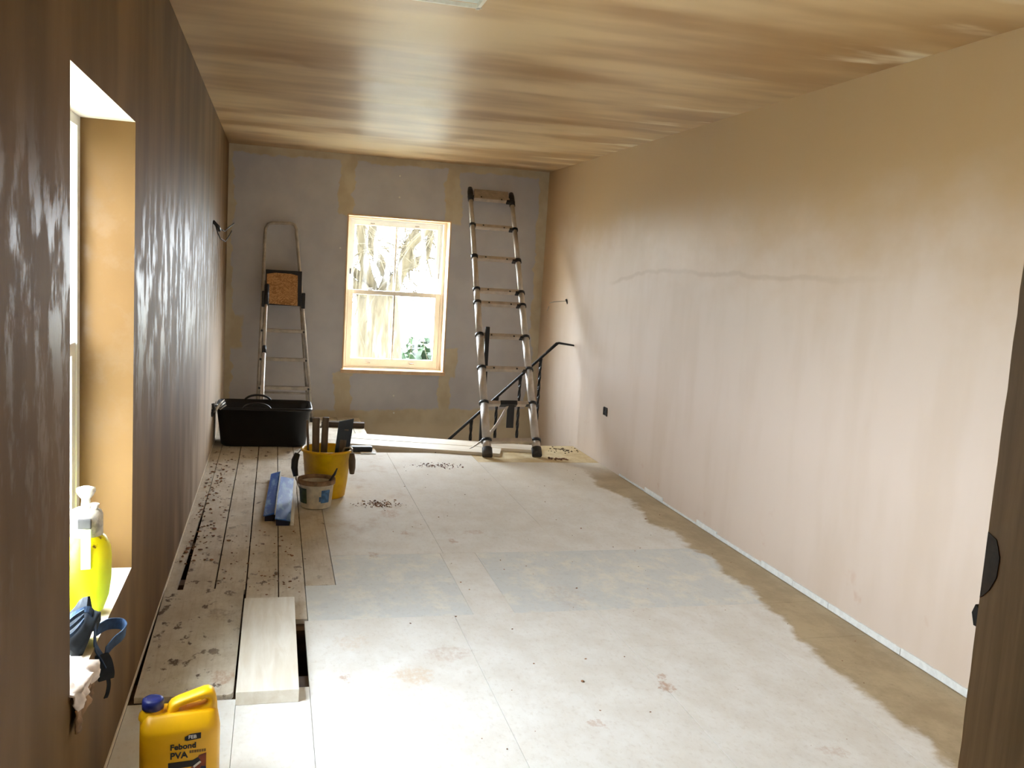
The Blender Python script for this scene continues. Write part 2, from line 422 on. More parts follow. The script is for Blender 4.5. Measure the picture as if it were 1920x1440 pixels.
def tag(o, label=None, cat=None, group=None, kind=None):
    for k, v in (('label', label), ('category', cat), ('group', group), ('kind', kind)):
        if v: o[k] = v
    return o
def thing(name, label, cat, loc=(0, 0, 0), rotz=0.0, group=None):
    o = bpy.data.objects.new(name, None); COL.objects.link(o); o.location = loc; o.rotation_euler.z = rotz
    o.empty_display_size = .05
    return tag(o, label, cat, group)
def struct(o, label=None): return tag(o, label, None, None, 'structure')
def rrect(w, d, r, n=5, cx=0, cy=0):
    pts = []
    for (sx, sy, a0) in ((1, 1, 0), (-1, 1, PI/2), (-1, -1, PI), (1, -1, 1.5*PI)):
        for i in range(n+1):
            a = a0 + PI/2*i/n
            pts.append((cx+sx*(w/2-r)+r*math.cos(a), cy+sy*(d/2-r)+r*math.sin(a)))
    return pts

# ------------------------------------------------------------------ room shell
T = 0.35                 # outer wall thickness
ZB = -2.6                # bottom of the stairwell
YBK = -1.3               # back of the landing behind the doorway
def tint_hole(o, test):
    for p in o.data.polygons:
        if test(p.center, p.normal): p.material_index = 1

# left wall with its window opening (built as a ring so the reveals are real faces)
b = MB(); x0, x1 = XL-T, XL
b.box((x0, YBK-T, ZB), (x1, LW[0], H+T)); b.box((x0, LW[1], ZB), (x1, YD+T, H+T))
b.box((x0, LW[0], ZB), (x1, LW[1], LW[2])); b.box((x0, LW[0], LW[3]), (x1, LW[1], H+T))
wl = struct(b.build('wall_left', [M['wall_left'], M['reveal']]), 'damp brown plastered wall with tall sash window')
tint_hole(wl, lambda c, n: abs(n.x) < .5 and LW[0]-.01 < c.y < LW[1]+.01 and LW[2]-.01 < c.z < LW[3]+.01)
# far wall
b = MB(); y0, y1 = YD, YD+T
b.box((XL, y0, ZB), (FW[0], y1, H+T)); b.box((FW[1], y0, ZB), (XR+T, y1, H+T))
b.box((FW[0], y0, ZB), (FW[1], y1, FW[2])); b.box((FW[0], y0, FW[3]), (FW[1], y1, H+T))
wf = struct(b.build('wall_far', [M['wall_far'], M['reveal']]), 'grey plasterboard wall with taped joints and white sash window')
tint_hole(wf, lambda c, n: abs(n.y) < .5 and FW[0]-.01 < c.x < FW[1]+.01 and FW[2]-.01 < c.z < FW[3]+.01)
for (x, z) in ((1.073, 2.244), (1.077, 2.053), (.56, 1.559), (1.105, .214), (1.114, .05)):
    b = MB(); b.tube([(x, YD+.001, z), (x, YD-.0015, z)], .0085, 8); b.build('screw_filler', M['white_paint'], wf)
# right wall (with the small socket recess painted as a dark plate further down, not cut)
b = MB(); b.box((XR, YBK-T, ZB), (XR+T, YD, H+T))
struct(b.build('wall_right', M['wall_right']), 'bare pink plaster wall drying from brown to pale')
# near wall with the doorway the photograph is taken from
b = MB(); DX0, DX1, NT0 = -0.22, 0.5726, 0.47
b.box((XL, NT0, -.3), (DX0, YN, H+.1)); b.box((DX1+.03, NT0, -.3), (XR, YN, H+.1)); b.box((DX0, NT0, 2.02), (DX1+.03, YN, H+.1))
struct(b.build('wall_near', M['reveal']), 'plastered wall around the doorway')
b = MB(); b.box((XL, YBK-T, -.3), (XR, YBK, H+.1)); struct(b.build('wall_landing', M['reveal']), 'plastered landing wall behind the doorway')
# door lining on the right-hand side, with chipped edge
j = MB(); pts = []
random.seed(3)
zs = [i*.02 for i in range(102)]
prof = []
for z in zs:
    e = 0.0012*mnoise.noise(Vector((0, 1.3, z*30)))
    if .90 < z < 1.0: e -= .004*abs(mnoise.noise(Vector((4, 2, z*60))))
    prof.append(e)
rings = []
for z, e in zip(zs, prof):
    rings.append([(DX1, NT0, z), (DX1+.03, NT0, z), (DX1+.03, YN, z), (DX1-min(e, 0)*.4, YN+min(e, 0), z)])
j.loft(rings, smooth=False)
jl = struct(j.build('trim_1', M['jamb']), 'dark timber door lining with chipped edge')
b = MB(); b.prism([(YN-.0005, 1.262), (YN-.010, 1.258), (YN-.0155, 1.245), (YN-.015, 1.228), (YN-.009, 1.215), (YN-.003, 1.208), (YN-.0005, 1.206)], DX1-.0006, DX1+.004, axis='x'); b.build('hinge_recess_shade', M['darkwood'], jl)  # thin dark patch paints in the shaded recess; lining is not cut
b = MB(); b.prism([(YN-.002, 1.180), (YN+.004, 1.180), (YN+.0075, 1.190), (YN+.0045, 1.198), (YN-.002, 1.194)], DX1+.001, DX1+.006, axis='x')
b.build('plastic_shim', M['rubber'], jl)
b = MB(); b.box((DX0, NT0, 0), (DX0+.03, YN, 2.02)); struct(b.build('trim_2', M['jamb']), 'dark timber door lining opposite the chipped one')
b = MB(); b.box((DX0+.03, NT0, 1.99), (DX1, YN, 2.02)); struct(b.build('trim_3', M['jamb']), 'timber head of the door lining')

# ceiling with a square hatch
HX0, HX1, HY0, HY1 = .27, .692, 2.98, 3.405
b = MB(); z0, z1 = H, H+.2
b.box((XL, YBK-T, z0), (HX0, YD, z1)); b.box((HX1, YBK-T, z0), (XR, YD, z1))
b.box((HX0, YBK-T, z0), (HX1, HY0, z1)); b.box((HX0, HY1, z0), (HX1, YD, z1))
ce = struct(b.build('ceiling', M['ceiling']), 'freshly skimmed brown plaster ceiling with streaks')
b = MB(); b.box((HX0+.004, HY0+.004, H+.012), (HX1-.004, HY1-.004, H+.03)); b.build('hatch_panel', M['board_blue_wall'], ce)
b = MB()
b.box((HX0-.012, HY1-.006, H-.004), (HX1+.012, HY1+.006, H+.01)); b.box((HX1-.006, HY0, H-.004), (HX1+.006, HY1+.02, H+.01))
b.build('hatch_edge', M['pine_edge'], ce)

# floor: joists in a dark void, boards and sheets on top; stairwell cut out at the far right
OX, OY, OX2, OY2 = .79, 6.87, 1.52, 7.20
TH = .022
b = MB()
b.box((XL, YBK, -.26), (XR, OY, -.24)); b.box((XL, OY, -.26), (OX, YD, -.24)); b.box((OX2, OY, -.26), (XR, OY2, -.24))
fl = struct(b.build('floor', M['void']), 'dusty timber floor of boards and sheets')
jy = [.1, .75, 1.3, 1.85, 2.4, 3.54, 4.1, 4.65, 5.2, 5.75, 6.3, 6.78]
def joist(y, x0, x1, w=.07, z1=-TH):
    b = MB(); b.box((x0, y, -.24), (x1, y+w, z1-.001)); b.build('joist', M['joist'], fl)
joist(2.93, XL, XR, .20)
for y in jy: joist(y, XL, XR, .22 if y == 3.54 else .07)
for y in (7.3, 7.8, 8.36): joist(y, XL, OX)
joist(OY2-.07, OX2, XR); 
b = MB(); b.box((OX-.03, OY, -.24), (OX, YD, -TH-.001)); b.box((OX2-.03, OY, -.24), (OX2, OY2, -TH-.001)); b.build('trimmer', M['joist'], fl)
def piece(name, mat, x0, x1, y0, y1, gap=.002, top=0.0, th=TH, bev=.0015):
    b = MB(); b.box((x0+gap, y0+gap, top-th), (x1-gap, y1-gap, top), bev); return b.build(name, M[mat], fl)
# floorboards at the left, running away from the doorway
BX = [XL+.004, -.357, -.220, -.088, .050, .165, .300]
for i in range(6):
    g = [.004, .003, .0035, .0025, .002, .002][i]
    ystart = 3.955 if i < 2 else 3.955 if i == 2 else 3.60 if i < 5 else 3.985
    yend = YD-.004
    if i == 0:
        b = MB()   # the board against the wall is split away, leaving a wedge-shaped gap
        b.prism([(BX[0], 3.955), (BX[1]-.022, 3.955), (BX[1]-.003, 5.6), (BX[1]-.003, YD-.004), (BX[0], YD-.004)], -TH, 0)
        b.build('floor_board', M['board'], fl); continue
    if i == 1:
        b = MB()
        b.prism([(BX[1]+.008, 3.955), (BX[2]-.003, 3.955), (BX[2]-.001, YD-.004), (BX[1]+.001, YD-.004), (BX[1]+.002, 5.4)], -TH, 0)
        b.build('floor_board', M['board'], fl); continue
    cut = [None, None, None, 5.9, 6.6, 5.4][i]
    if cut:
        piece('floor_board', 'board', BX[i], BX[i+1], ystart, cut, g); piece('floor_board', 'board', BX[i], BX[i+1], cut, yend, g)
    else: piece('floor_board', 'board', BX[i], BX[i+1], ystart, yend, g)
for x0 in (.300, .44, .58, .69):
    piece('floor_board', 'board', x0, {.300: .44, .44: .58, .58: .69, .69: OX}[x0], OY, YD-.004, .002)
# sheets
SH = [('sheet', .300, .865, 4.40, OY), ('sheet', .865, OX2, 4.40, OY), ('sheet', OX2, XR-.004, 4.40, 6.55), ('raw_sheet', OX2, XR-.004, 6.55, 6.98), ('raw_sheet', OX2, XR-.004, 6.98, OY2),
      ('grey_sheet', .300, .848, 3.985, 4.40), ('grey_sheet', .165, .848, 3.58, 3.985), ('sheet', .848, 1.03, 3.58, 4.40), ('grey_sheet', 1.03, XR-.004, 3.58, 4.40),
      ('sheet', .150, .765, YBK, 3.58), ('sheet', .765, 1.395, YBK, 3.58), ('sheet', 1.395, 2.0, YBK, 3.185), ('sheet', 1.395, XR-.004, 3.185, 3.58), ('sheet', 2.0, XR-.004, YBK, 3.185),
      ('sheet', XL+.004, -.088, YBK, 2.94), ('sheet', -.088, .150, YBK, 3.0)]
for (mt, x0, x1, y0, y1) in SH: piece('floor_sheet', mt, x0, x1, y0, y1, .0007, bev=.0007)
# loose square panel let into the floor at the left wall, sitting slightly proud
b = MB(); pr = [(XL+.02, 2.965), (-.118, 2.948), (-.104, 2.955), (-.098, 2.97), (-.096, 3.945), (XL+.006, 3.945)]
b.prism(pr, -.008, .012); tag(b.build('floor_panel', M['panel'], fl), 'dirt-spattered square panel')
# stairwell: cheek walls, lower floor, treads
b = MB(); b.box((OX-.35, OY-.4, ZB), (OX-.05, YD, -.27)); b.box((OX-.05, OY-.3, ZB), (OX2, OY-.02, -.27)); b.box((OX2, OY2-.3, ZB), (XR, OY2-.02, -.27))
b.box((OX-.35, OY-.3, ZB-.2), (XR, YD, ZB))
struct(b.build('wall_stairwell', M['reveal']), 'plastered cheek walls of the stairwell')
st = thing('staircase', 'timber stairs dropping down the opening beside the grey wall', 'stairs', (0, 0, 0))
for i in range(8):
    b = MB(); zt = -.36 - i*.2; xs = XR-.01 - i*.215
    if xs-.24 < OX: break
    b.box((xs-.24, 7.47, zt-.03), (xs, YD-.012, zt), .004); b.build('tread', M['stair'], st)
    b = MB(); b.box((xs-.02, 7.47, zt), (xs, YD-.012, zt+.17)); b.build('riser', M['stair'], st)
for y in (7.44, YD-.012):
    b = MB(); b.prism([(XR-.01, -.28), (OX+.05, -1.82), (OX+.05, -2.12), (XR-.01, -.58)], y, y+.03 if y < 8 else y+.01, axis='y'); b.build('stringer', M['stair'], st)
# white bare strip at the foot of the right wall
random.seed(11)
y = 1.2; k = 0
tr = None
segs = []
while y < 6.12:
    L = random.choice([.18, .3, .42, .26, .5]); segs.append((y, min(y+L, 6.12))); y += L
b = MB()
for (a, c) in segs:
    hh = random.choice([.014, .022, .028, .032, .034]); pr = []
    n = max(3, int((c-a)/.03)); top = []
    for i in range(n+1):
        yy = a+(c-a)*i/n; top.append((yy, hh+.004*mnoise.noise(Vector((yy*40, 0, 0)))))
    b.prism([(a, .003), (c-.004, .003)] + [(yy-(.004 if i == 0 else 0), z) for i, (yy, z) in enumerate(top[::-1])], XR-.006, XR+.004, axis='x')
struct(b.build('trim_4', M['trim_white']), 'ragged strip of bare white board at the wall foot')
b = MB(); b.box((XL-.004, 2.0, .002), (XL+.004, 8.0, .014)); struct(b.build('trim_5', M['reveal']), 'thin lip of plaster along the left wall foot')

# ------------------------------------------------------------------ sash windows
def sash_window(name, label, w, h, mtx):
    root = bpy.data.objects.new(name, None); COL.objects.link(root); struct(root, label); root.matrix_world = mtx
    P, G = M['white_paint'], M['glass']
    jw = .040
    b = MB()
    b.box((0, 0, 0), (jw, .14, h)); b.box((w-jw, 0, 0), (w, .14, h)); b.box((jw, 0, h-.03), (w-jw, .14, h)); b.box((jw, 0, 0), (w-jw, .15, .025))
    b.box((jw, .050, .025), (jw+.012, .060, h-.03)); b.box((w-jw-.012, .050, .025), (w-jw, .060, h-.03))
    b.build('frame', P, root)
    def sash(nm, y0, z0, z1, bot, top):
        s = MB(); st_ = .048; a, c = jw+.002, w-jw-.002; y1 = y0+.042
        s.box((a, y0, z0), (a+st_, y1, z1), .003); s.box((c-st_, y0, z0), (c, y1, z1), .003)
        s.box((a+st_, y0, z0), (c-st_, y1, z0+bot), .003); s.box((a+st_, y0, z1-top), (c-st_, y1, z1), .003)
        so = s.build(nm, P, root)
        mid = (a+c)/2
        q = MB(); q.box((mid-.010, y0+.004, z0+bot), (mid+.010, y1-.004, z1-top), .003); q.build('glazing_bar', P, so)
        for (l, r_) in ((a+st_, mid-.010), (mid+.010, c-st_)):
            g = MB(); g.box((l, y0+.018, z0+bot), (r_, y0+.022, z1-top)); g.build('pane', G, so)
        return so, a, c
    zm = h*.505
    up, a, c = sash('upper_sash', .064, zm-.022, h-.031, .040, .052)
    lo, a, c = sash('lower_sash', .004, .026, zm+.022, .075, .040)
    for fx in (.24, .72):
        x = a+(c-a)*fx
        q = MB(); q.box((x-.026, .012, zm+.022), (x+.026, .040, zm+.030), .003); q.tube([(x-.02, .026, zm+.034), (x+.018, .026, zm+.040)], .006, 8); q.build('sash_fastener', M['alu_dark'], lo)
        q = MB(); q.tube([(x-.022, .004, .062), (x-.02, -.014, .064), (x+.02, -.014, .064), (x+.022, .004, .062)], .005, 8); q.build('sash_lift', M['alu_dark'], lo)
        q = MB(); q.box((x-.02, .056, h-.068), (x+.02, .066, h-.058), .002); q.build('sash_hook', M['alu_dark'], up)
    for x in (a+.014, c-.022):
        q = MB(); q.box((x, .058, h*.62), (x+.009, .066, h*.62+.05), .002); q.build('sash_stop', M['rubber'] if x < w/2 else M['alu'], up)
    return root
sash_window('window_1', 'white painted sash window deep in the brown plaster wall',
            LW[1]-LW[0], LW[3]-LW[2], Matrix.Translation((XL-REV, LW[0], LW[2])) @ Matrix.Rotation(PI/2, 4, 'Z'))
w2 = sash_window('window_2', 'white two-over-two sash window in the grey wall',
            FW[1]-FW[0], FW[3]-FW[2], Matrix.Translation((FW[0], YD+REV, FW[2])))
# timber lining and sill board of the far window
b = MB(); w, h = FW[1]-FW[0], FW[3]-FW[2]
b.box((0, -REV-.006, h-.012), (w, 0, h)); b.box((w-.012, -REV-.006, 0), (w, 0, h-.012)); b.box((0, -REV-.006, 0), (.012, 0, h-.012))
b.build('lining', M['lining'], w2)
b = MB(); b.box((-.012, -REV-.03, -.022), (w+.006, 0, .012), .004); b.build('sill_board', M['lining'], w2)

# ------------------------------------------------------------------ telescopic ladder leaning on the far wall
def lerp(a, b, t): return Vector(a).lerp(Vector(b), t)
FL, TL_, FR, TR_ = (1.628, 6.705, .0), (1.722, 8.405, 2.185), (2.038, 6.735, .0), (2.118, 8.405, 2.165)
lad = thing('telescopic_ladder', 'grey aluminium telescopic ladder with black collars leaning on the grey wall', 'ladder', (0, 0, 0))
RT = [.053, .175, .294, .411, .531, .581, .709, .840, .962]
def lad_r(i): return .0375 - i*.0019
for (A, B) in ((FL, TL_), (FR, TR_)):
    b = MB(); ts = [0.02] + RT
    for i in range(len(ts)-1):
        b.tube([lerp(A, B, ts[i]), lerp(A, B, ts[i+1]+.002)], lad_r(i), 18, flat=(1.0, .92))
    b.tube([lerp(A, B, RT[-1]), lerp(A, B, .985)], lad_r(9), 18); b.build('stile', M['alu'], lad)
    b = MB(); d = (Vector(B)-Vector(A)).normalized()
    b.tube([Vector(A)+Vector((0, .006, .012)), lerp(A, B, .014), lerp(A, B, .030)], [.040, .041, .040], 18); b.build('foot', M['rubber'], lad)
    b = MB(); b.tube([lerp(A, B, .945), lerp(A, B, .985), lerp(A, B, 1.0)], [.027, .027, .021], 14); b.build('end_cap', M['black_plastic'], lad)
LX = (Vector(FR)-Vector(FL)).normalized(); LD = (Vector(TL_)-Vector(FL)).normalized(); LN = LX.cross(LD).normalized()
rotl = Matrix((LX, LN, LD)).transposed()
for i, t in enumerate(RT):
    a, c = lerp(FL, TL_, t), lerp(FR, TR_, t); mid = (a+c)/2; w = (c-a).length - .05
    rr = lad_r(i)
    hh = .017 if i < 8 else .017
    b = MB(); b.box((-w/2, -.022, -hh), (w/2, .022, hh), .006, rot=rotl, at=mid); ro = b.build('rung', M['rung'], lad)
    if i == 8:
        for q in range(5):
            b = MB(); b.box((-w/2+.01, -.018, -.006), (w/2-.01, .018, .008), .003, rot=rotl, at=mid+LD*(.026+.016*q)); b.build('tread_rib', M['rung'], lad)
    for p, s_ in ((a, -1), (c, 1)):
        k = .028 if i in (6,) else .018
        b = MB(); b.tube([p-LD*k*.6, p+LD*k*.6], rr+.006, 16); b.box((-.02, -.02, -.012), (.02, .02, .012), .004, rot=rotl, at=p-LX*s_*.035-LD*.004)
        b.build('collar', M['black_plastic'], lad)
    if i not in (0, 1):
        for u in (.24, .73):
            b = MB(); q = a.lerp(c, u)-LN*.0225*(1 if LN.y > 0 else -1)-LD*.006
            b.tube([q, q-LN*.003*(1 if LN.y > 0 else -1)], .008, 8); b.build('rivet', M['black_plastic'], ro)
# webbing strap hung over the second rung
a, c = lerp(FL, TL_, RT[1]), lerp(FR, TR_, RT[1]); p = a.lerp(c, .50)
b = MB(); b.box((-.075, -.028, -.022), (.07, .024, .016), .006, rot=rotl, at=p-LN*.0*1)
b.build('strap_band', M['black_plastic'], lad)
b = MB(); b.box((-.030, -.005, -.19), (.030, .005, 0), .003, at=(p.x+.012, p.y-.045, p.z-.095)); b.build('strap_tail', M['black_plastic'], lad)
b = MB(); n = 14; rings = []
for i in range(n+1):
    t = i/n; q = Vector((p.x-.02-.20*t-.10*t*t, p.y-.05-.10*t, (p.z-.02)*(1-t)+.035*t-.06*math.sin(PI*t)*.5)); wv = .012+.006*math.sin(t*3)
    rings.append([q+Vector((-wv, 0, 0)), q+Vector((wv, -.002, .01)), q+Vector((wv, .003, .012)), q+Vector((-wv, .003, .002))])
b.loft(rings); b.build('loose_ribbon', M['alu'], lad)

# ------------------------------------------------------------------ folded step ladder in the far left corner
sl = thing('step_ladder', 'folded aluminium step ladder with hooped top leaning in the corner', 'ladder', (0, 0, 0))
bl, tl, br, tr2 = Vector((-.128, 8.17, .0)), Vector((-.100, 8.39, 1.64)), Vector((.352, 8.17, .0)), Vector((.170, 8.39, 1.655))
arc = [tl]
for (dx, dz) in ((.004, .05), (.022, .085), (.055, .098)): arc.append(tl+Vector((dx, 0, dz)))
for (dx, dz) in ((-.055, .092), (-.022, .080), (-.004, .045)): arc.append(tr2+Vector((dx, 0, dz)))
arc.append(tr2)
b = MB(); b.tube([bl, tl.lerp(bl, .3)]+arc+[br.lerp(tr2, .7), br], .0175, 10, flat=(1.2, .8)); b.build('front_frame', M['alu_dark'], sl)
b = MB(); o2 = Vector((.02, .045, 0)); b.tube([bl+o2, tl.lerp(bl, .25)+o2], .011, 8); b.tube([br+Vector((-.03, .045, 0)), tr2.lerp(br, .25)+Vector((-.012, .045, 0))], .011, 8)
b.tube([bl+o2+Vector((0, 0, .25)), br+Vector((-.03, .045, .25))], .009, 8); b.build('rear_frame', M['alu_dark'], sl)
for z in (.30, .55, .80):
    t = z/1.64; a, c = bl.lerp(tl, t), br.lerp(tr2, t)
    b = MB(); b.box((a.x+.006, a.y-.055, z-.016), (c.x-.006, a.y+.012, z+.012), .004); s_ = b.build('step', M['alu_dark'], sl)
    for x in (a.x+.01, c.x-.01):
        b = MB(); b.tube([(x, a.y-.02, z), (x, a.y-.066, z-.004)], .009, 8); b.build('rivet', M['black_plastic'], s_)
t = .64; a, c = bl.lerp(tl, t), br.lerp(tr2, t)
b = MB(); b.box((a.x+.025, a.y-.03, 1.02), (c.x-.01, a.y-.012, 1.33), .004); b.build('platform', M['black_plastic'], sl)
for x in (a.x+.012, c.x+.008):
    b = MB(); b.box((x-.016, a.y-.03, 1.0), (x+.016, a.y+.03, 1.14), .006); b.build('hinge', M['black_plastic'], sl)
for p in (bl, br): b = MB(); b.box((p.x-.02, p.y-.025, 0), (p.x+.02, p.y+.025, .04), .006); b.build('foot', M['rubber'], sl)
# plywood offcut resting on the folded platform
b = MB()
pr = [(-.075, 1.035), (.195, 1.025), (.188, 1.29), (.13, 1.303), (.0, 1.306), (-.075, 1.292)]
b.prism(pr, 8.255, 8.273, axis='y'); o = b.build('plywood_offcut', M['ply'])
tag(o, 'square orange plywood offcut propped on the folded step ladder', 'board')

# extension pole standing in the black tub
ep = thing('extension_pole', 'white extension pole with black grips standing in the black tub', 'pole', (0, 0, 0))
p0, p1 = Vector((-.082, 7.30, .035)), Vector((-.070, 8.07, 1.20))
b = MB(); b.tube([p0, p0.lerp(p1, .55)], .0145, 12); b.tube([p0.lerp(p1, .5), p1], .012, 12); b.build('shaft', M['alu'], ep)
for (a, c, r) in ((0, .18, .019), (.53, .575, .018), (.86, 1.0, .021)):
    b = MB(); b.tube([p0.lerp(p1, a), p0.lerp(p1, c)], r, 12); b.build('grip', M['black_plastic'], ep)

# ------------------------------------------------------------------ black builder's tub
tub = thing('builders_tub', 'large black rubber mixing tub against the left wall foot', 'tub', (-.055, 7.205, 0))
b = MB()
def ring(w, d, r, z): return [(x, y, z) for (x, y) in rrect(w, d, r, 6)]
outer = [ring(.60, .33, .06, .003), ring(.63, .355, .065, .02), ring(.69, .43, .075, .285), ring(.715, .455, .08, .287), ring(.715, .455, .08, .302), ring(.68, .42, .07, .302), ring(.665, .405, .07, .27), ring(.60, .33, .055, .025)]
b.loft(outer); b.build('body', M['tub'], tub)
for sy in (-1, 1):
    b = MB(); yy = sy*.217; b.tube([(-.055+.10*math.cos(a), yy, .293+.050*math.sin(a)) for a in [PI*i/12 for i in range(13)]], .009, 8); b.build('handle', M['tub'], tub)
b = MB(); b.tube([(x, y, .303) for (x, y) in rrect(.70, .44, .08, 6)]+[(.35, .14, .303)], .006, 6); b.build('rim', M['tub'], tub)

# ------------------------------------------------------------------ yellow bucket and what stands in it
BC = (.335, 5.565, 0)
bk = thing('yellow_bucket', 'yellow plastic bucket full of plastering tools', 'bucket', BC)
b = MB(); b.lathe([(0, .004), (.108, .004), (.116, .012), (.128, .10), (.146, .285), (.156, .287), (.157, .300), (.148, .303), (.141, .285), (.124, .10), (.112, .02), (0, .018)], 36); b.build('body', M['yellow_bucket'], bk)
b = MB(); b.lathe([(0, .060), (.115, .060), (0, .061)], 24); b.build('residue', M['plaster_wet'], bk)
b = MB(); b.tube([(-.155, 0, .292), (-.178, -.03, .27), (-.187, -.05, .22)], .004, 6); b.build('bail', M['alu_dark'], bk)
b = MB(); b.tube([(-.185, -.062, .145), (-.175, -.075, .10), (-.158, -.085, .065)], .004, 6); b.build('bail', M['alu_dark'], bk)
b = MB(); b.tube([(-.178, -.035, .272), (-.192, -.05, .235), (-.194, -.058, .19), (-.184, -.064, .14)], [.020, .024, .023, .017], 10, flat=(1.0, .8)); b.build('bail_grip', M['black_plastic'], bk)
def in_bucket(name, label, cat, mat, x0, x1, y, z0, z1, th, tilt, lean=0.0):
    o = MB(); w = x1-x0; rot = Matrix.Rotation(tilt, 3, 'Y') @ Matrix.Rotation(lean, 3, 'X')
    o.box((-w/2, -th/2, -(z1-z0)/2), (w/2, th/2, (z1-z0)/2), min(.006, th*.3), rot=rot, at=(0, 0, 0))
    q = o.build(name, mat); q.location = (x0+w/2, y, (z0+z1)/2); return tag(q, label, cat)
in_bucket('wooden_batten', 'wider plaster-caked wooden batten standing in the yellow bucket', 'batten', M['greywood'], .244, .288, 5.56, .066, .490, .022, -.02)
in_bucket('wooden_batten', 'narrower dark wooden batten standing beside the wider one in the yellow bucket', 'batten', M['greywood'], .296, .336, 5.57, .066, .492, .028, .02)
in_bucket('mixing_stick', 'thin dirty stick leaning at the rim of the yellow bucket', 'stick', M['greywood'], .214, .228, 5.54, .066, .48, .012, -.06)
tw = thing('taping_knife', 'broad navy plastering blade with pale label standing in the yellow bucket', 'trowel', (.424, 5.565, .268))
b = MB(); rot = Matrix.Rotation(.10, 3, 'Y') @ Matrix.Rotation(-.04, 3, 'X') @ Matrix.Rotation(.18, 3, 'Z')
b.prism([(-.044, -.12), (.042, -.12), (.046, .222), (-.044, .196)], -.004, .004, axis='y')
bmesh.ops.transform(b.bm, matrix=rot.to_4x4(), verts=b.bm.verts[:]); b.build('blade', plain('navy_blade', srgb(28, 42, 58), .5), tw)
b = MB(); b.box((-.022, -.0052, -.03), (.018, -.0042, .085)); b.box((-.004, -.0052, .145), (.022, -.0042, .153))
bmesh.ops.transform(b.bm, matrix=rot.to_4x4(), verts=b.bm.verts[:]); b.build('sticker', M['greywood'], tw)
b = MB(); b.tube([(.0, 0, -.17), (0, 0, -.11)], .010, 8); bmesh.ops.transform(b.bm, matrix=rot.to_4x4(), verts=b.bm.verts[:]); b.build('handle', M['black_plastic'], tw)
hk = thing('hand_trowel', 'wood-handled trowel hooked over the rim of the yellow bucket', 'trowel', (.482, 5.462, .2), math.radians(-36))
b = MB(); b.tube([(0, 0, -.035), (.002, -.004, .0), (0, -.004, .05), (-.004, 0, .09)], [.014, .020, .021, .014], 12); b.build('handle', M['greywood'], hk)
b = MB(); b.tube([(-.004, 0, .085), (-.006, .003, .112), (-.03, .008, .122), (-.062, .006, .114), (-.083, .002, .075)], .005, 8); b.build('tang', M['alu_dark'], hk)
b = MB(); b.prism([(-.016, -.13), (.016, -.13), (.022, .0), (-.022, .0)], -.002, .002, axis='y'); o = b.build('blade', M['alu_dark'], hk, (-.085, .0, .080), .3)

# small white tub in front of the bucket
pt = thing('plaster_tub', 'small plaster-crusted white tub with blue and green labels in front of the yellow bucket', 'tub', (.266, 5.320, 0), 0)
PR = [(.0, .003), (.082, .003), (.088, .010), (.100, .140), (.107, .142), (.108, .168), (.101, .170), (.095, .145), (.084, .02), (0, .018)]
b = MB(); b.lathe(PR, 36); b.build('body', M['plaster_white'], pt)
b = MB(); b.lathe([(0, .118), (.05, .122), (.094, .112), (0, .110)], 24); b.build('contents', M['plaster_wet'], pt)
b = MB(); b.lathe([(.103, .146), (.1095, .146), (.1095, .171), (.094, .1715), (.094, .15)], 36); b.build('crusted_rim', M['plaster_wet'], pt)
def curved_label(a0, a1, z0, z1, mat, name, n=8):
    q = MB(); rs = []
    for i in range(n+1):
        a = a0+(a1-a0)*i/n; r = lambda z: .0885+(z-.010)*.0123/.130*1.0+.0009
        rs.append([(r(z)*math.cos(a), r(z)*math.sin(a), z) for z in (z0, z1)] + [((r(z)-.002)*math.cos(a), (r(z)-.002)*math.sin(a), z) for z in (z1, z0)])
    q.loft(rs, smooth=False); return q.build(name, mat, pt)
curved_label(math.radians(-75), math.radians(-42), .042, .118, M['label_blue'], 'blue_label')
curved_label(math.radians(-82), math.radians(-76), .050, .080, M['label_blue'], 'blue_label')
curved_label(math.radians(185), math.radians(232), .035, .125, M['label_green'], 'green_label')
b = MB(); b.tube([(.085, -.02, .10), (.070, -.055, .165), (.098, -.065, .21), (.112, -.065, .245)], [.008, .013, .013, .006], 8, flat=(1, .6))
o = b.build('spatula', M['black_plastic']); o.location = pt.location; tag(o, 'black-handled spatula resting in the small white tub', 'spatula')

# blue skimming profiles
def extrude_profile(name, label, sec, p0, p1, mat, edge=None, w=.13):
    root = thing(name, label, 'profile', (p0[0], p0[1], 0)); d = Vector((p1[0]-p0[0], p1[1]-p0[1], 0)); L = d.length; d.normalize(); s_ = Vector((d.y, -d.x, 0))
    for nm, poly, m in sec:
        b = MB(); b.loft([[tuple(s_*a + Vector((0, 0, z))) for a, z in poly], [tuple(s_*a+d*L + Vector((0, 0, z))) for a, z in poly]], smooth=False); b.build(nm, m, root)
    return root
extrude_profile('skimming_profile', 'blue angled skimming strip with raised white ridge lying on the floorboards',
    [('wing', [(0, .026), (.060, .040), (.062, .047), (.058, .048), (0, .031)], M['blue']), ('hollow_shade', [(.008, .0), (.054, .0), (.054, .037), (.008, .027)], M['label_navy']), ('ridge', [(.058, .036), (.064, .036), (.064, .060), (.060, .060)], M['white_paint'])],  # navy block paints in the shade of the hollow underside
    (-.030, 5.02), (.006, 6.02), M['blue'])
extrude_profile('skimming_profile', 'blue flat skimming strip with clear edge lying against the ridged one',
    [('wing', [(-.004, .036), (.078, .024), (.078, .029), (-.004, .042)], M['blue']), ('hollow_shade', [(.002, .0), (.070, .0), (.070, .024), (.002, .034)], M['label_navy']), ('edge', [(.078, .001), (.096, .001), (.096, .008), (.084, .029), (.078, .029)], M['white_paint'])],  # navy block here too stands for shade underneath
    (.036, 4.93), (.072, 5.90), M['blue'])

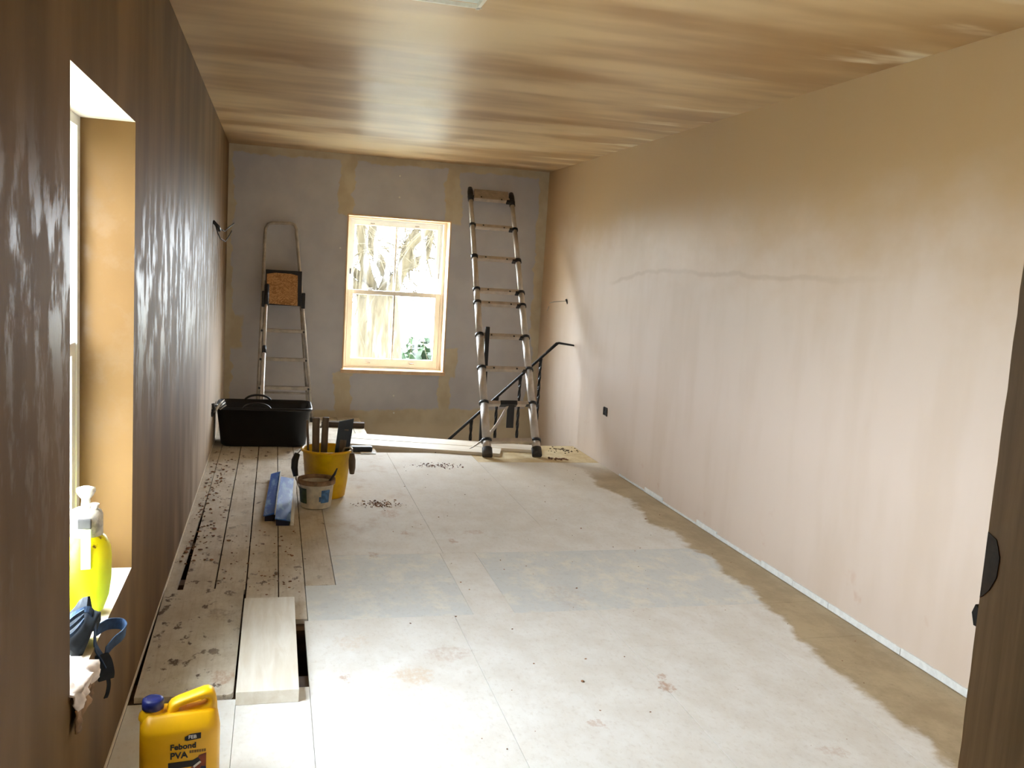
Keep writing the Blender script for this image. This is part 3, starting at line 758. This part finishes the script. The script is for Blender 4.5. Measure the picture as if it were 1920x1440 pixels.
# ------------------------------------------------------------------ planks across the stairwell edge and offcuts
def plank(name, label, p0, p1, w, z, th, mat, z2=None, cat='plank'):
    p0, p1 = Vector((*p0, z)), Vector((*p1, z if z2 is None else z2)); d = (p1-p0); L = d.length; ang = math.atan2(d.y, d.x)
    b = MB(); b.box((0, 0, 0), (L, w, th), .002, at=(L/2, w/2, th/2))
    o = b.build(name, mat); o.location = p0; o.rotation_euler = (0, -math.asin(d.z/L), ang); return tag(o, label, cat)
plank('timber_plank', 'pale planed plank, near one of two, running to the left foot of the grey ladder', (.56, 7.098), (1.735, 6.745), .215, .001, .024, M['pine'])
plank('timber_plank', 'pale planed plank, far one of two, running behind both feet of the grey ladder', (.62, 7.322), (2.10, 6.878), .215, .001, .024, M['pine'])
plank('dark_offcut', 'dark old timber offcut by the stairwell edge below the far window', (.42, 7.93), (.785, 7.88), .07, .001, .045, M['darkwood'], cat='offcut')
o = plank('loose_board', 'thick dusty loose board lying over the gap in the floor', (-.088, 2.893), (.112, 2.893), .842, .0005, .045, M['pine_edge'], cat='board')
plank('white_scrap', 'small white board scrap at the stairwell edge beyond the yellow bucket', (.66, 6.80), (.775, 6.80), .06, .001, .006, M['trim_white'], cat='scrap')
b = MB(); b.box((0, 0, 0), (.17, .06, .045), .012, at=(.085, .03, .0225)); o = b.build('power_tool_case', M['black_plastic']); o.location = (.585, 6.865, .001)
tag(o, 'small black plastic case behind the yellow bucket', 'case')

# ------------------------------------------------------------------ iron stair rail
rl = thing('stair_railing', 'black wrought-iron stair railing with twisted balusters behind the grey ladder', 'railing', (0, 0, 0))
RY = 7.375
ra, rb_ = Vector((1.33, RY, -.10)), Vector((2.34, RY, .855))
b = MB()
b.tube([ra, ra.lerp(rb_, .5), ra.lerp(rb_, .88), ra.lerp(rb_, .95)+Vector((.006, 0, .006)), rb_, rb_+Vector((.018, 0, .006)), (XR+.002, RY, .845)], [.015, .015, .015, .017, .018, .013, .010], 8, flat=(.8, 1.2)); b.build('handrail', M['iron'], rl)
for x in (1.63, 1.842, 2.035, 2.205):
    t = (x-ra.x)/(rb_.x-ra.x); zt = ra.z+(rb_.z-ra.z)*t; zb = zt-.92; n = 40
    b = MB(); b.tube([(x, RY, zb+(zt-zb)*i/n) for i in range(n+1)], .0135, 4, twist=.42); b.tube([(x, RY, zt-.07), (x, RY, zt-.004)], [.011, .018], 8); b.build('baluster', M['iron'], rl)
# newel: a plain square post
b = MB(); b.box((1.700, RY-.045, -.9), (1.735, RY-.017, .975), .002); b.build('newel', M['iron'], rl)

# ------------------------------------------------------------------ cables and boxes on the walls
cb = thing('wall_cable', 'dark cable tail looping out of the left wall at head height', 'cable', (XL, 6.62, 1.63))
b = MB(); b.tube([(0, -.03, .03), (.02, -.05, .0), (.035, -.06, -.05), (.05, .0, -.085), (.075, .12, -.10), (.10, .2, -.05), (.11, .24, -.02)], .0045, 6); b.tube([(0, .0, .02), (.03, .02, -.01), (.07, .10, -.03), (.09, .22, .0), (.12, .40, .04)], .004, 6); b.build('wire', M['cable'], cb)
b = MB(); b.tube([(0, -.02, .03), (.035, -.0, -.005), (.04, .02, -.03)], .012, 8); b.build('sheath', M['black_plastic'], cb)
cb = thing('wall_cable', 'bundle of cable ends sticking out of the left wall above the black tub', 'cable', (XL, 6.86, .32))
for k in range(5):
    b = MB(); a = k*.5-1; b.tube([(0, -.05+.02*k, -.02+.01*k), (.03, .0+.02*k, .015*math.sin(a*2)), (.055, .04+.01*k, .03-.012*k), (.08+.004*k, .10, .05-.01*k)], [.008, .009, .007, .003], 6); b.build('wire', M['cable'] if k % 2 else M['copper'], cb)
b = MB(); b.tube([(0, -.06, -.05), (.02, -.05, .0), (.01, -.045, .045)], .012, 6); b.build('sheath', M['black_plastic'], cb)
cb = thing('wall_cable', 'thin cable tail poking from the right wall above the iron railing', 'cable', (XR, 7.64, 1.215))
b = MB(); b.tube([(0, 0, 0), (-.03, .02, -.005), (-.10, .06, -.015), (-.14, .08, -.03)], .0035, 6); b.tube([(-.14, .08, -.06), (-.155, .09, -.10)], .003, 6); b.build('wire', M['copper'], cb)
b = MB(); b.tube([(.004, -.01, -.025), (-.012, 0, .015)], .009, 6); b.build('sheath', M['cable'], cb)
sb = thing('socket_box', 'small dark metal socket box set in the pink wall near the floor', 'box', (XR, 6.50, .417))
b = MB(); b.box((-.003, -.04, -.032), (.006, .04, .032)); b.build('recess_shade', M['void'], sb)  # raised dark plate paints in the shade of the hole
b = MB(); b.box((-.008, -.04, -.034), (.004, -.030, .02)); b.box((-.008, .028, -.03), (.004, .036, .028)); b.box((-.006, -.01, -.012), (.004, .012, .0)); b.build('box_edge', M['rubber'], sb)

# ------------------------------------------------------------------ things on the left sill
SZ = LW[2]
sp = thing('pump_sprayer', 'neon yellow pump sprayer with plaster-splashed cap on the window sill', 'sprayer', (-.489, 2.645, SZ))
b = MB(); b.lathe([(0, .004), (.030, .004), (.046, .014), (.060, .055), (.0655, .10), (.0665, .165), (.064, .195), (.052, .222), (.036, .236), (.034, .240), (0, .240)], 32); b.build('bottle', M['sprayer'], sp)
b = MB(); b.lathe([(.040, .228), (.044, .230), (.044, .285), (.040, .296), (.026, .304), (0, .306)], 28); b.build('cap', M['cap_grey'], sp)
b = MB(); b.lathe([(0, .298), (.013, .300), (.012, .318), (.011, .330), (.020, .342), (.025, .352), (.024, .360), (.010, .365), (0, .365)], 24); b.build('pump_handle', M['cap_white'], sp)
b = MB(); b.tube([(.022, -.004, .30), (.024, -.004, .318)], [.008, .012], 10); b.build('release_valve', M['cap_white'], sp)
b = MB(); pl = Matrix.Rotation(math.radians(-62), 3, 'Z')
for q in ((-.015, .0455, .18-.02, .015, .050, .258),):
    b.box((-.0125, .0, -.055), (.0125, .008, .055), .002, rot=Matrix.Rotation(math.radians(190), 3, 'Z'), at=(.012, -.0645, .205))
b.build('lance_clip', plain('pale_green_plastic', srgb(214, 232, 170), .5), sp)
b = MB(); b.box((-.012, -.052, .258), (.022, -.040, .285), .003); b.build('trigger', M['rubber'], sp)

kp = thing('knee_pad', 'dark blue knee pad with trailing straps flopped over the sill edge', 'knee pad', (XL, 2.41, SZ))
b = MB(); rings = []
for i in range(9):
    t = i/8; rad = .062*math.sin(PI*(.12+.8*t)); cx = -.055+.04*t; cz = .005+.085*t
    rings.append([(cx+rad*.75*math.cos(a), -.01+rad*1.1*math.sin(a)+.03*t, .042+(cz-.04)*1.0+.022*math.sin(a*2+t*4)+.016*math.cos(3*a)) for a in [2*PI*j/14 for j in range(14)]])
b.loft(rings); b.build('pad', M['pad_dark'], kp)
def ribbon(pts, wdir, w, th, mat, name):
    b = MB(); rs = []; wd = Vector(wdir).normalized()
    P = [Vector(p) for p in pts]; k = len(P); Q = []
    for i in range(k-1):
        a, b0, b1, c = P[max(i-1, 0)], P[i], P[i+1], P[min(i+2, k-1)]
        for s_ in range(6):
            t = s_/6; Q.append(.5*((2*b0)+(b1-a)*t+(2*a-5*b0+4*b1-c)*t*t+(-a+3*b0-3*b1+c)*t**3))
    Q.append(P[-1])
    for i, q in enumerate(Q):
        tg_ = (Q[min(i+1, len(Q)-1)]-Q[max(i-1, 0)]).normalized(); nn = tg_.cross(wd).normalized()
        rs.append([q-wd*w/2-nn*th/2, q+wd*w/2-nn*th/2, q+wd*w/2+nn*th/2, q-wd*w/2+nn*th/2])
    b.loft(rs, smooth=False); return b.build(name, mat, kp)
ribbon([(-.07, -.07, .06), (-.05, -.05, .10), (-.012, -.01, .105), (-.0, .0, .06), (.0, .01, .0), (.016, .02, -.040), (.024, .03, -.065)], (0, .9, .3), .024, .003, M['strap_blue'], 'strap')
ribbon([(.02, .03, -.03), (.036, .05, -.012), (.055, .07, .0), (.060, .10, .006), (.045, .12, .012), (.015, .10, .02), (-.005, .06, .02)], (.1, .1, 1), .030, .003, M['strap_blue'], 'strap')
ribbon([(.012, .015, -.028), (.020, .02, -.05), (.024, .03, -.085), (.022, .035, -.105)], (.75, .5, 0), .040, .006, M['pad_dark'], 'strap_end')
ribbon([(.024, .040, -.09), (.028, .04, -.12), (.025, .04, -.145), (.020, .042, -.160)], (.7, .5, 0), .010, .003, M['pad_dark'], 'cord')
for k in range(3): ribbon([(-.075+.006*k, -.09, .045+.02*k), (-.04, -.06, .062+.02*k), (-.02, -.03, .085+.012*k)], (0, .3, 1), .010, .003, M['strap_blue'], 'strap')

rg = thing('rag', 'crumpled pale pink rag hanging over the sill edge', 'rag', (XL, 2.27, SZ))
def sheet(fn, nu, nv, mat, name, th=.004):
    b = MB(); V = [[b.bm.verts.new(Vector(fn(i/nu, j_/nv))) for j_ in range(nv+1)] for i in range(nu+1)]
    for i in range(nu):
        for j_ in range(nv): f = b.bm.faces.new((V[i][j_], V[i+1][j_], V[i+1][j_+1], V[i][j_+1])); f.smooth = True
    o = b.build(name, mat, rg); md = o.modifiers.new('thick', 'SOLIDIFY'); md.thickness = th; md.offset = 1; return o
def fold(u, v):
    y = -.15+.20*u + .010*math.sin(v*7); s_ = v*.115
    if s_ < .07: x, z = -.075+s_, .012
    else: x, z = .012, .012-(s_-.07)
    nz = mnoise.noise(Vector((u*5, v*5, 2.0)))
    return (x+.014*nz+.008*math.sin(u*17+v*6)+.006, y, max(z+.014*mnoise.noise(Vector((u*6, v*6, 7))), .010 if s_ < .07 else -1))
sheet(fold, 22, 16, M['rag'], 'cloth')
def fold2(u, v):
    y = -.15+.205*u; z = -.028-.055*v-.006*math.sin(u*9); nz = mnoise.noise(Vector((u*4, v*3, 12.0)))
    return (.010+.010*nz+.004*math.sin(u*13), y, z)
sheet(fold2, 20, 10, M['rag_brown'], 'underside')

# ------------------------------------------------------------------ PVA can
can = thing('pva_jerrycan', 'yellow plastic jerrycan of PVA with blue screw cap on the floor', 'jerrycan', (-.214, 2.418, 0), math.radians(7))
Wc, Dc = .200, .130
b = MB()
def oct_(w, d, c, z, cx=0, cy=0, cr_=None):
    cr_ = c if cr_ is None else cr_      # chamfered rectangle with rounded-off corners, wider chamfer on the right
    q = []
    for (sx, sy, cc) in ((1, 1, cr_), (-1, 1, c), (-1, -1, c), (1, -1, cr_)):
        a, e = (sx*(w/2), sy*(d/2-cc)), (sx*(w/2-cc), sy*(d/2)); m = (sx*(w/2-cc*.30), sy*(d/2-cc*.30))
        q += [a, m, e] if sx*sy > 0 else [e, m, a]
    return [(x+cx, y+cy, z) for x, y in q]
b.loft([oct_(Wc-.02, Dc-.02, .02, .0), oct_(Wc, Dc, .022, .010, 0, 0, .034), oct_(Wc, Dc, .022, .200, 0, 0, .034), oct_(Wc-.004, Dc-.006, .022, .212, 0, 0, .034), oct_(Wc-.022, Dc-.052, .018, .238), oct_(Wc-.034, Dc-.066, .016, .243)])
b.build('body', M['pva_yellow'], can)
# integral handle: an upright web with a slanting finger slot
def ray_poly(c, a, poly):
    d = Vector((math.cos(a), math.sin(a))); best = None
    for i in range(len(poly)):
        p, q = Vector(poly[i]), Vector(poly[(i+1) % len(poly)]); e = q-p; den = d.x*e.y-d.y*e.x
        if abs(den) < 1e-9: continue
        w = p-c; t_ = (w.x*e.y-w.y*e.x)/den; u_ = (w.x*d.y-w.y*d.x)/den
        if t_ > 0 and -1e-6 <= u_ <= 1+1e-6 and (best is None or t_ < best): best = t_
    return c+d*best
HO = [(-.036, .222), (-.033, .246), (-.024, .262), (-.006, .271), (.060, .291), (.074, .292), (.085, .284), (.092, .262), (.094, .222)]
HI = [(-.004, .243), (.002, .240), (.062, .253), (.070, .262), (.066, .268), (.058, .268), (.002, .254), (-.004, .249)]
hc = Vector((.033, .254)); AN = [2*PI*i/40 for i in range(40)]
ro_, ri_ = [ray_poly(hc, a, HO) for a in AN], [ray_poly(hc, a, HI) for a in AN]
mid_ = [o_.lerp(i_, .28) for o_, i_ in zip(ro_, ri_)]; mi2 = [o_.lerp(i_, .72) for o_, i_ in zip(ro_, ri_)]
b = MB()
secs = [(ri_, -.014), (mi2, -.022), (mid_, -.024), (ro_, -.016), (ro_, .016), (mid_, .024), (mi2, .022), (ri_, .014), (ri_, -.014)]
b.loft([[(p.x, yv, p.y) for p in rg_] for rg_, yv in secs], caps=False); b.build('handle', M['pva_yellow'], can)
b = MB(); b.lathe([(.036, .225), (.034, .238), (.025, .246), (.023, .262), (0, .262)], 24, (-.068, 0, 0)); b.build('neck', M['pva_yellow'], can)
b = MB(); pf = [(0, .278), (.022, .278), (.0265, .275), (.0275, .267), (.0275, .252), (.0255, .250), (0, .250)]; b.lathe(pf, 32, (-.068, 0, 0))
cap = b.build('cap', M['cap_blue'], can)
b = MB(); b.lathe([(.018, .2785), (.0195, .2795), (.021, .2785)], 24, (-.068, 0, 0)); b.build('cap_ring', M['cap_blue'], cap)
FY = -Dc/2-.0004
def lab(poly, mat, name, th=.0006): 
    b = MB(); b.prism(poly, FY-th, FY+.001, axis='y'); return b.build(name, mat, can)
def text(body, size, x, z, mat, name='lettering', bold=.0, th=.0012, sx=1.0):
    cu = bpy.data.curves.new(name, 'FONT'); cu.body = body; cu.size = size; cu.extrude = .0003; cu.offset = bold; cu.resolution_u = 3
    o = bpy.data.objects.new('tmp_text', cu); COL.objects.link(o)
    dg = bpy.context.evaluated_depsgraph_get(); me = bpy.data.meshes.new_from_object(o.evaluated_get(dg)); bpy.data.objects.remove(o)
    me.transform(Matrix.Translation((x, FY-th, z)) @ Matrix.Rotation(PI/2, 4, 'X') @ Matrix.Scale(sx, 4, (1, 0, 0))); me.materials.append(mat)
    q = bpy.data.objects.new(name, me); COL.objects.link(q); q.parent = can; return q
lab([(.010, .183), (.016, .181), (.050, .184), (.050, .200), (.024, .199), (.010, .192)], M['label_black'], 'logo_plate')
text('FEB', .0135, .0185, .1865, M['label_white'], 'logo_lettering', .0003)
text('Febond', .0215, -.026, .1605, M['label_black'], bold=.0006)
text('PVA', .0245, -.026, .1355, M['label_black'], bold=.0006)
for i in range(7): lab([(.022+.006*i, .146), (.0268+.006*i, .146), (.0268+.006*i, .153), (.022+.006*i, .153)], M['label_grey'], 'small_print')
lab([(-.030, .108), (.030, .108), (.040, .112), (.050, .122), (.044, .132), (.030, .125), (-.030, .125)], M['label_black'], 'arrow_banner', .0007)
lab([(.026, .085), (.064, .085), (.064, .142), (.046, .137), (.036, .12), (.026, .105)], M['label_red'], 'picture_panel', .0004)
lab([(.034, .103), (.052, .117), (.048, .121), (.032, .109)], M['pine_edge'], 'picture_brush', .0009)
lab([(.042, .085), (.064, .085), (.064, .104), (.052, .106)], M['label_navy'], 'picture_brush', .0006)
lab([(-.030, .050), (.064, .050), (.064, .068), (-.030, .068)], M['label_black'], 'lower_banner', .0005)

# ------------------------------------------------------------------ crumbs and rubble
def crumbs(name, label, n, box, size, mat, seed, flat=.5, fn=None):
    rnd = random.Random(seed); b = MB()
    for i in range(n):
        if fn: x, y = fn(rnd)
        else: x, y = rnd.gauss((box[0]+box[1])/2, (box[1]-box[0])/4), rnd.gauss((box[2]+box[3])/2, (box[3]-box[2])/4)
        x = min(max(x, XL+.012), XR-.012)
        s_ = size*rnd.uniform(.4, 1.5)*(1.6 if rnd.random() < .12 else 1)
        q = bmesh.ops.create_icosphere(b.bm, subdivisions=1, radius=s_)
        a = rnd.uniform(0, PI); ex = rnd.uniform(.6, 1.7)
        for v in q['verts']:
            c = v.co*rnd.uniform(.75, 1.2); c.x *= ex; c = Matrix.Rotation(a, 3, 'Z') @ c; v.co = Vector((c.x+x, c.y+y, max(c.z*flat+s_*flat*.8, .0004)))
    return tag(b.build(name, mat), label, 'debris', None, 'stuff')
crumbs('brick_crumbs', 'reddish brick crumbs in front of the grey ladder', 150, (1.02, 1.34, 6.34, 6.50), .0034, M['crumb_red'], 1)
crumbs('plaster_crumbs', 'dark plaster crumbs on the wet patch beside the yellow bucket', 170, (.50, .78, 5.28, 5.44), .0034, M['crumb'], 2)
crumbs('plaster_clods', 'brown plaster clods along the foot of the left wall', 170, None, .0058, M['crumb'], 3, .45, lambda r: (min(XL+.03+abs(r.gauss(0, .07)), -.24), r.uniform(4.3, 6.6)))
crumbs('floor_grit', 'scattered brown grit over the floorboards', 90, None, .0042, M['crumb'], 4, .4, lambda r: (r.uniform(-.21, .14), r.uniform(3.85, 4.85)))
crumbs('sheet_grit', 'sparse grit over the pale floor sheets', 90, None, .0032, M['crumb'], 5, .4, lambda r: (r.uniform(.55, 2.4), r.uniform(2.2, 6.5)))
crumbs('mortar_crumbs', 'brown mortar crumbs beside the right foot of the grey ladder', 40, (2.11, 2.26, 6.62, 6.72), .008, M['crumb'], 6)
crumbs('corner_crumbs', 'brown crumbs on the raw sheet in the far right corner', 40, (2.24, 2.46, 6.92, 7.12), .006, M['crumb_dark'], 8)

# ------------------------------------------------------------------ outside
b = MB(); b.box((-60, -40, -3.3), (60, 90, -3.2)); struct(b.build('ground', M['lawn']), 'ground outside, paled to bounce light into the room')
def limb(b, p0, p1, r0, r1, rnd, wob=.08, n=7):
    pts = []; p0, p1 = Vector(p0), Vector(p1)
    for i in range(n+1):
        t = i/n; q = p0.lerp(p1, t)
        if 0 < i: q += Vector((rnd.gauss(0, wob), rnd.gauss(0, wob), rnd.gauss(0, wob*.5)))
        pts.append(q)
    b.tube(pts, [r0+(r1-r0)*i/n for i in range(n+1)], 9); return pts
def tree(loc, seed, label, h=4.2, r=.42, spread=1.0, ntw=150):
    rnd = random.Random(seed); root = thing('tree', label, 'tree', loc)
    b = MB(); limb(b, (0, 0, 0), (-.25*spread, 0, h), r*1.15, r*.72, rnd, .03); b.build('trunk', M['bark'], root)
    b = MB(); ends = []
    for i in range(7):
        a = 2*PI*i/7+rnd.uniform(-.3, .3); L = rnd.uniform(1.4, 2.6)*spread
        e = (-.25*spread+L*.7*math.cos(a), L*.5*math.sin(a), h+L*rnd.uniform(.7, 1.2)); pts = limb(b, (-.25*spread, 0, h-.15), e, r*.22, r*.035, rnd, .08); ends += pts[2:]
    b.build('boughs', M['bark'], root)
    b = MB()
    for i in range(ntw):
        p = ends[rnd.randrange(len(ends))]; d = Vector((rnd.gauss(0, .6), rnd.gauss(0, .5), rnd.gauss(-.1, .7)))
        b.tube([p, p+d*.5+Vector((0, 0, rnd.gauss(0, .06))), p+d+Vector((rnd.gauss(0, .1), 0, rnd.gauss(-.1, .1)))], [.010, .007, .003], 5)
    tw_ = b.build('twigs', M['bark'], root); tw_['kind'] = 'stuff'
    return root
tree((1.80, 14.0, -3.2), 5, 'large bare tree with thick trunk outside the far window', 4.15, .46, 1.1, 420)
def shrub(loc, s_, seed, label):
    rnd = random.Random(seed); b = MB()
    for i in range(2600):
        v = Vector((rnd.gauss(0, 1), rnd.gauss(0, 1), rnd.gauss(0, 1))).normalized()*rnd.uniform(.6, 1); c = Vector((v.x*s_, v.y*s_*.8, abs(v.z)*s_*.9+.03))
        q = bmesh.ops.create_grid(b.bm, x_segments=1, y_segments=1, size=.038*s_); rm = Matrix.Rotation(rnd.uniform(0, 6), 3, 'Z') @ Matrix.Rotation(rnd.uniform(-1.2, 1.2), 3, 'X')
        for w_ in q['verts']: w_.co = rm @ w_.co + c
    root = thing('shrub', label, 'shrub', loc); b.build('foliage', M['leaf'], root)['kind'] = 'stuff'
    b = MB(); b.tube([(0, 0, 0), (0, 0, .5*s_)], .05*s_, 6); b.build('stem', M['bark'], root); return root
shrub((4.6, 26, -3.2), 2.9, 1, 'round green shrub seen low through the far window beyond the bare tree')
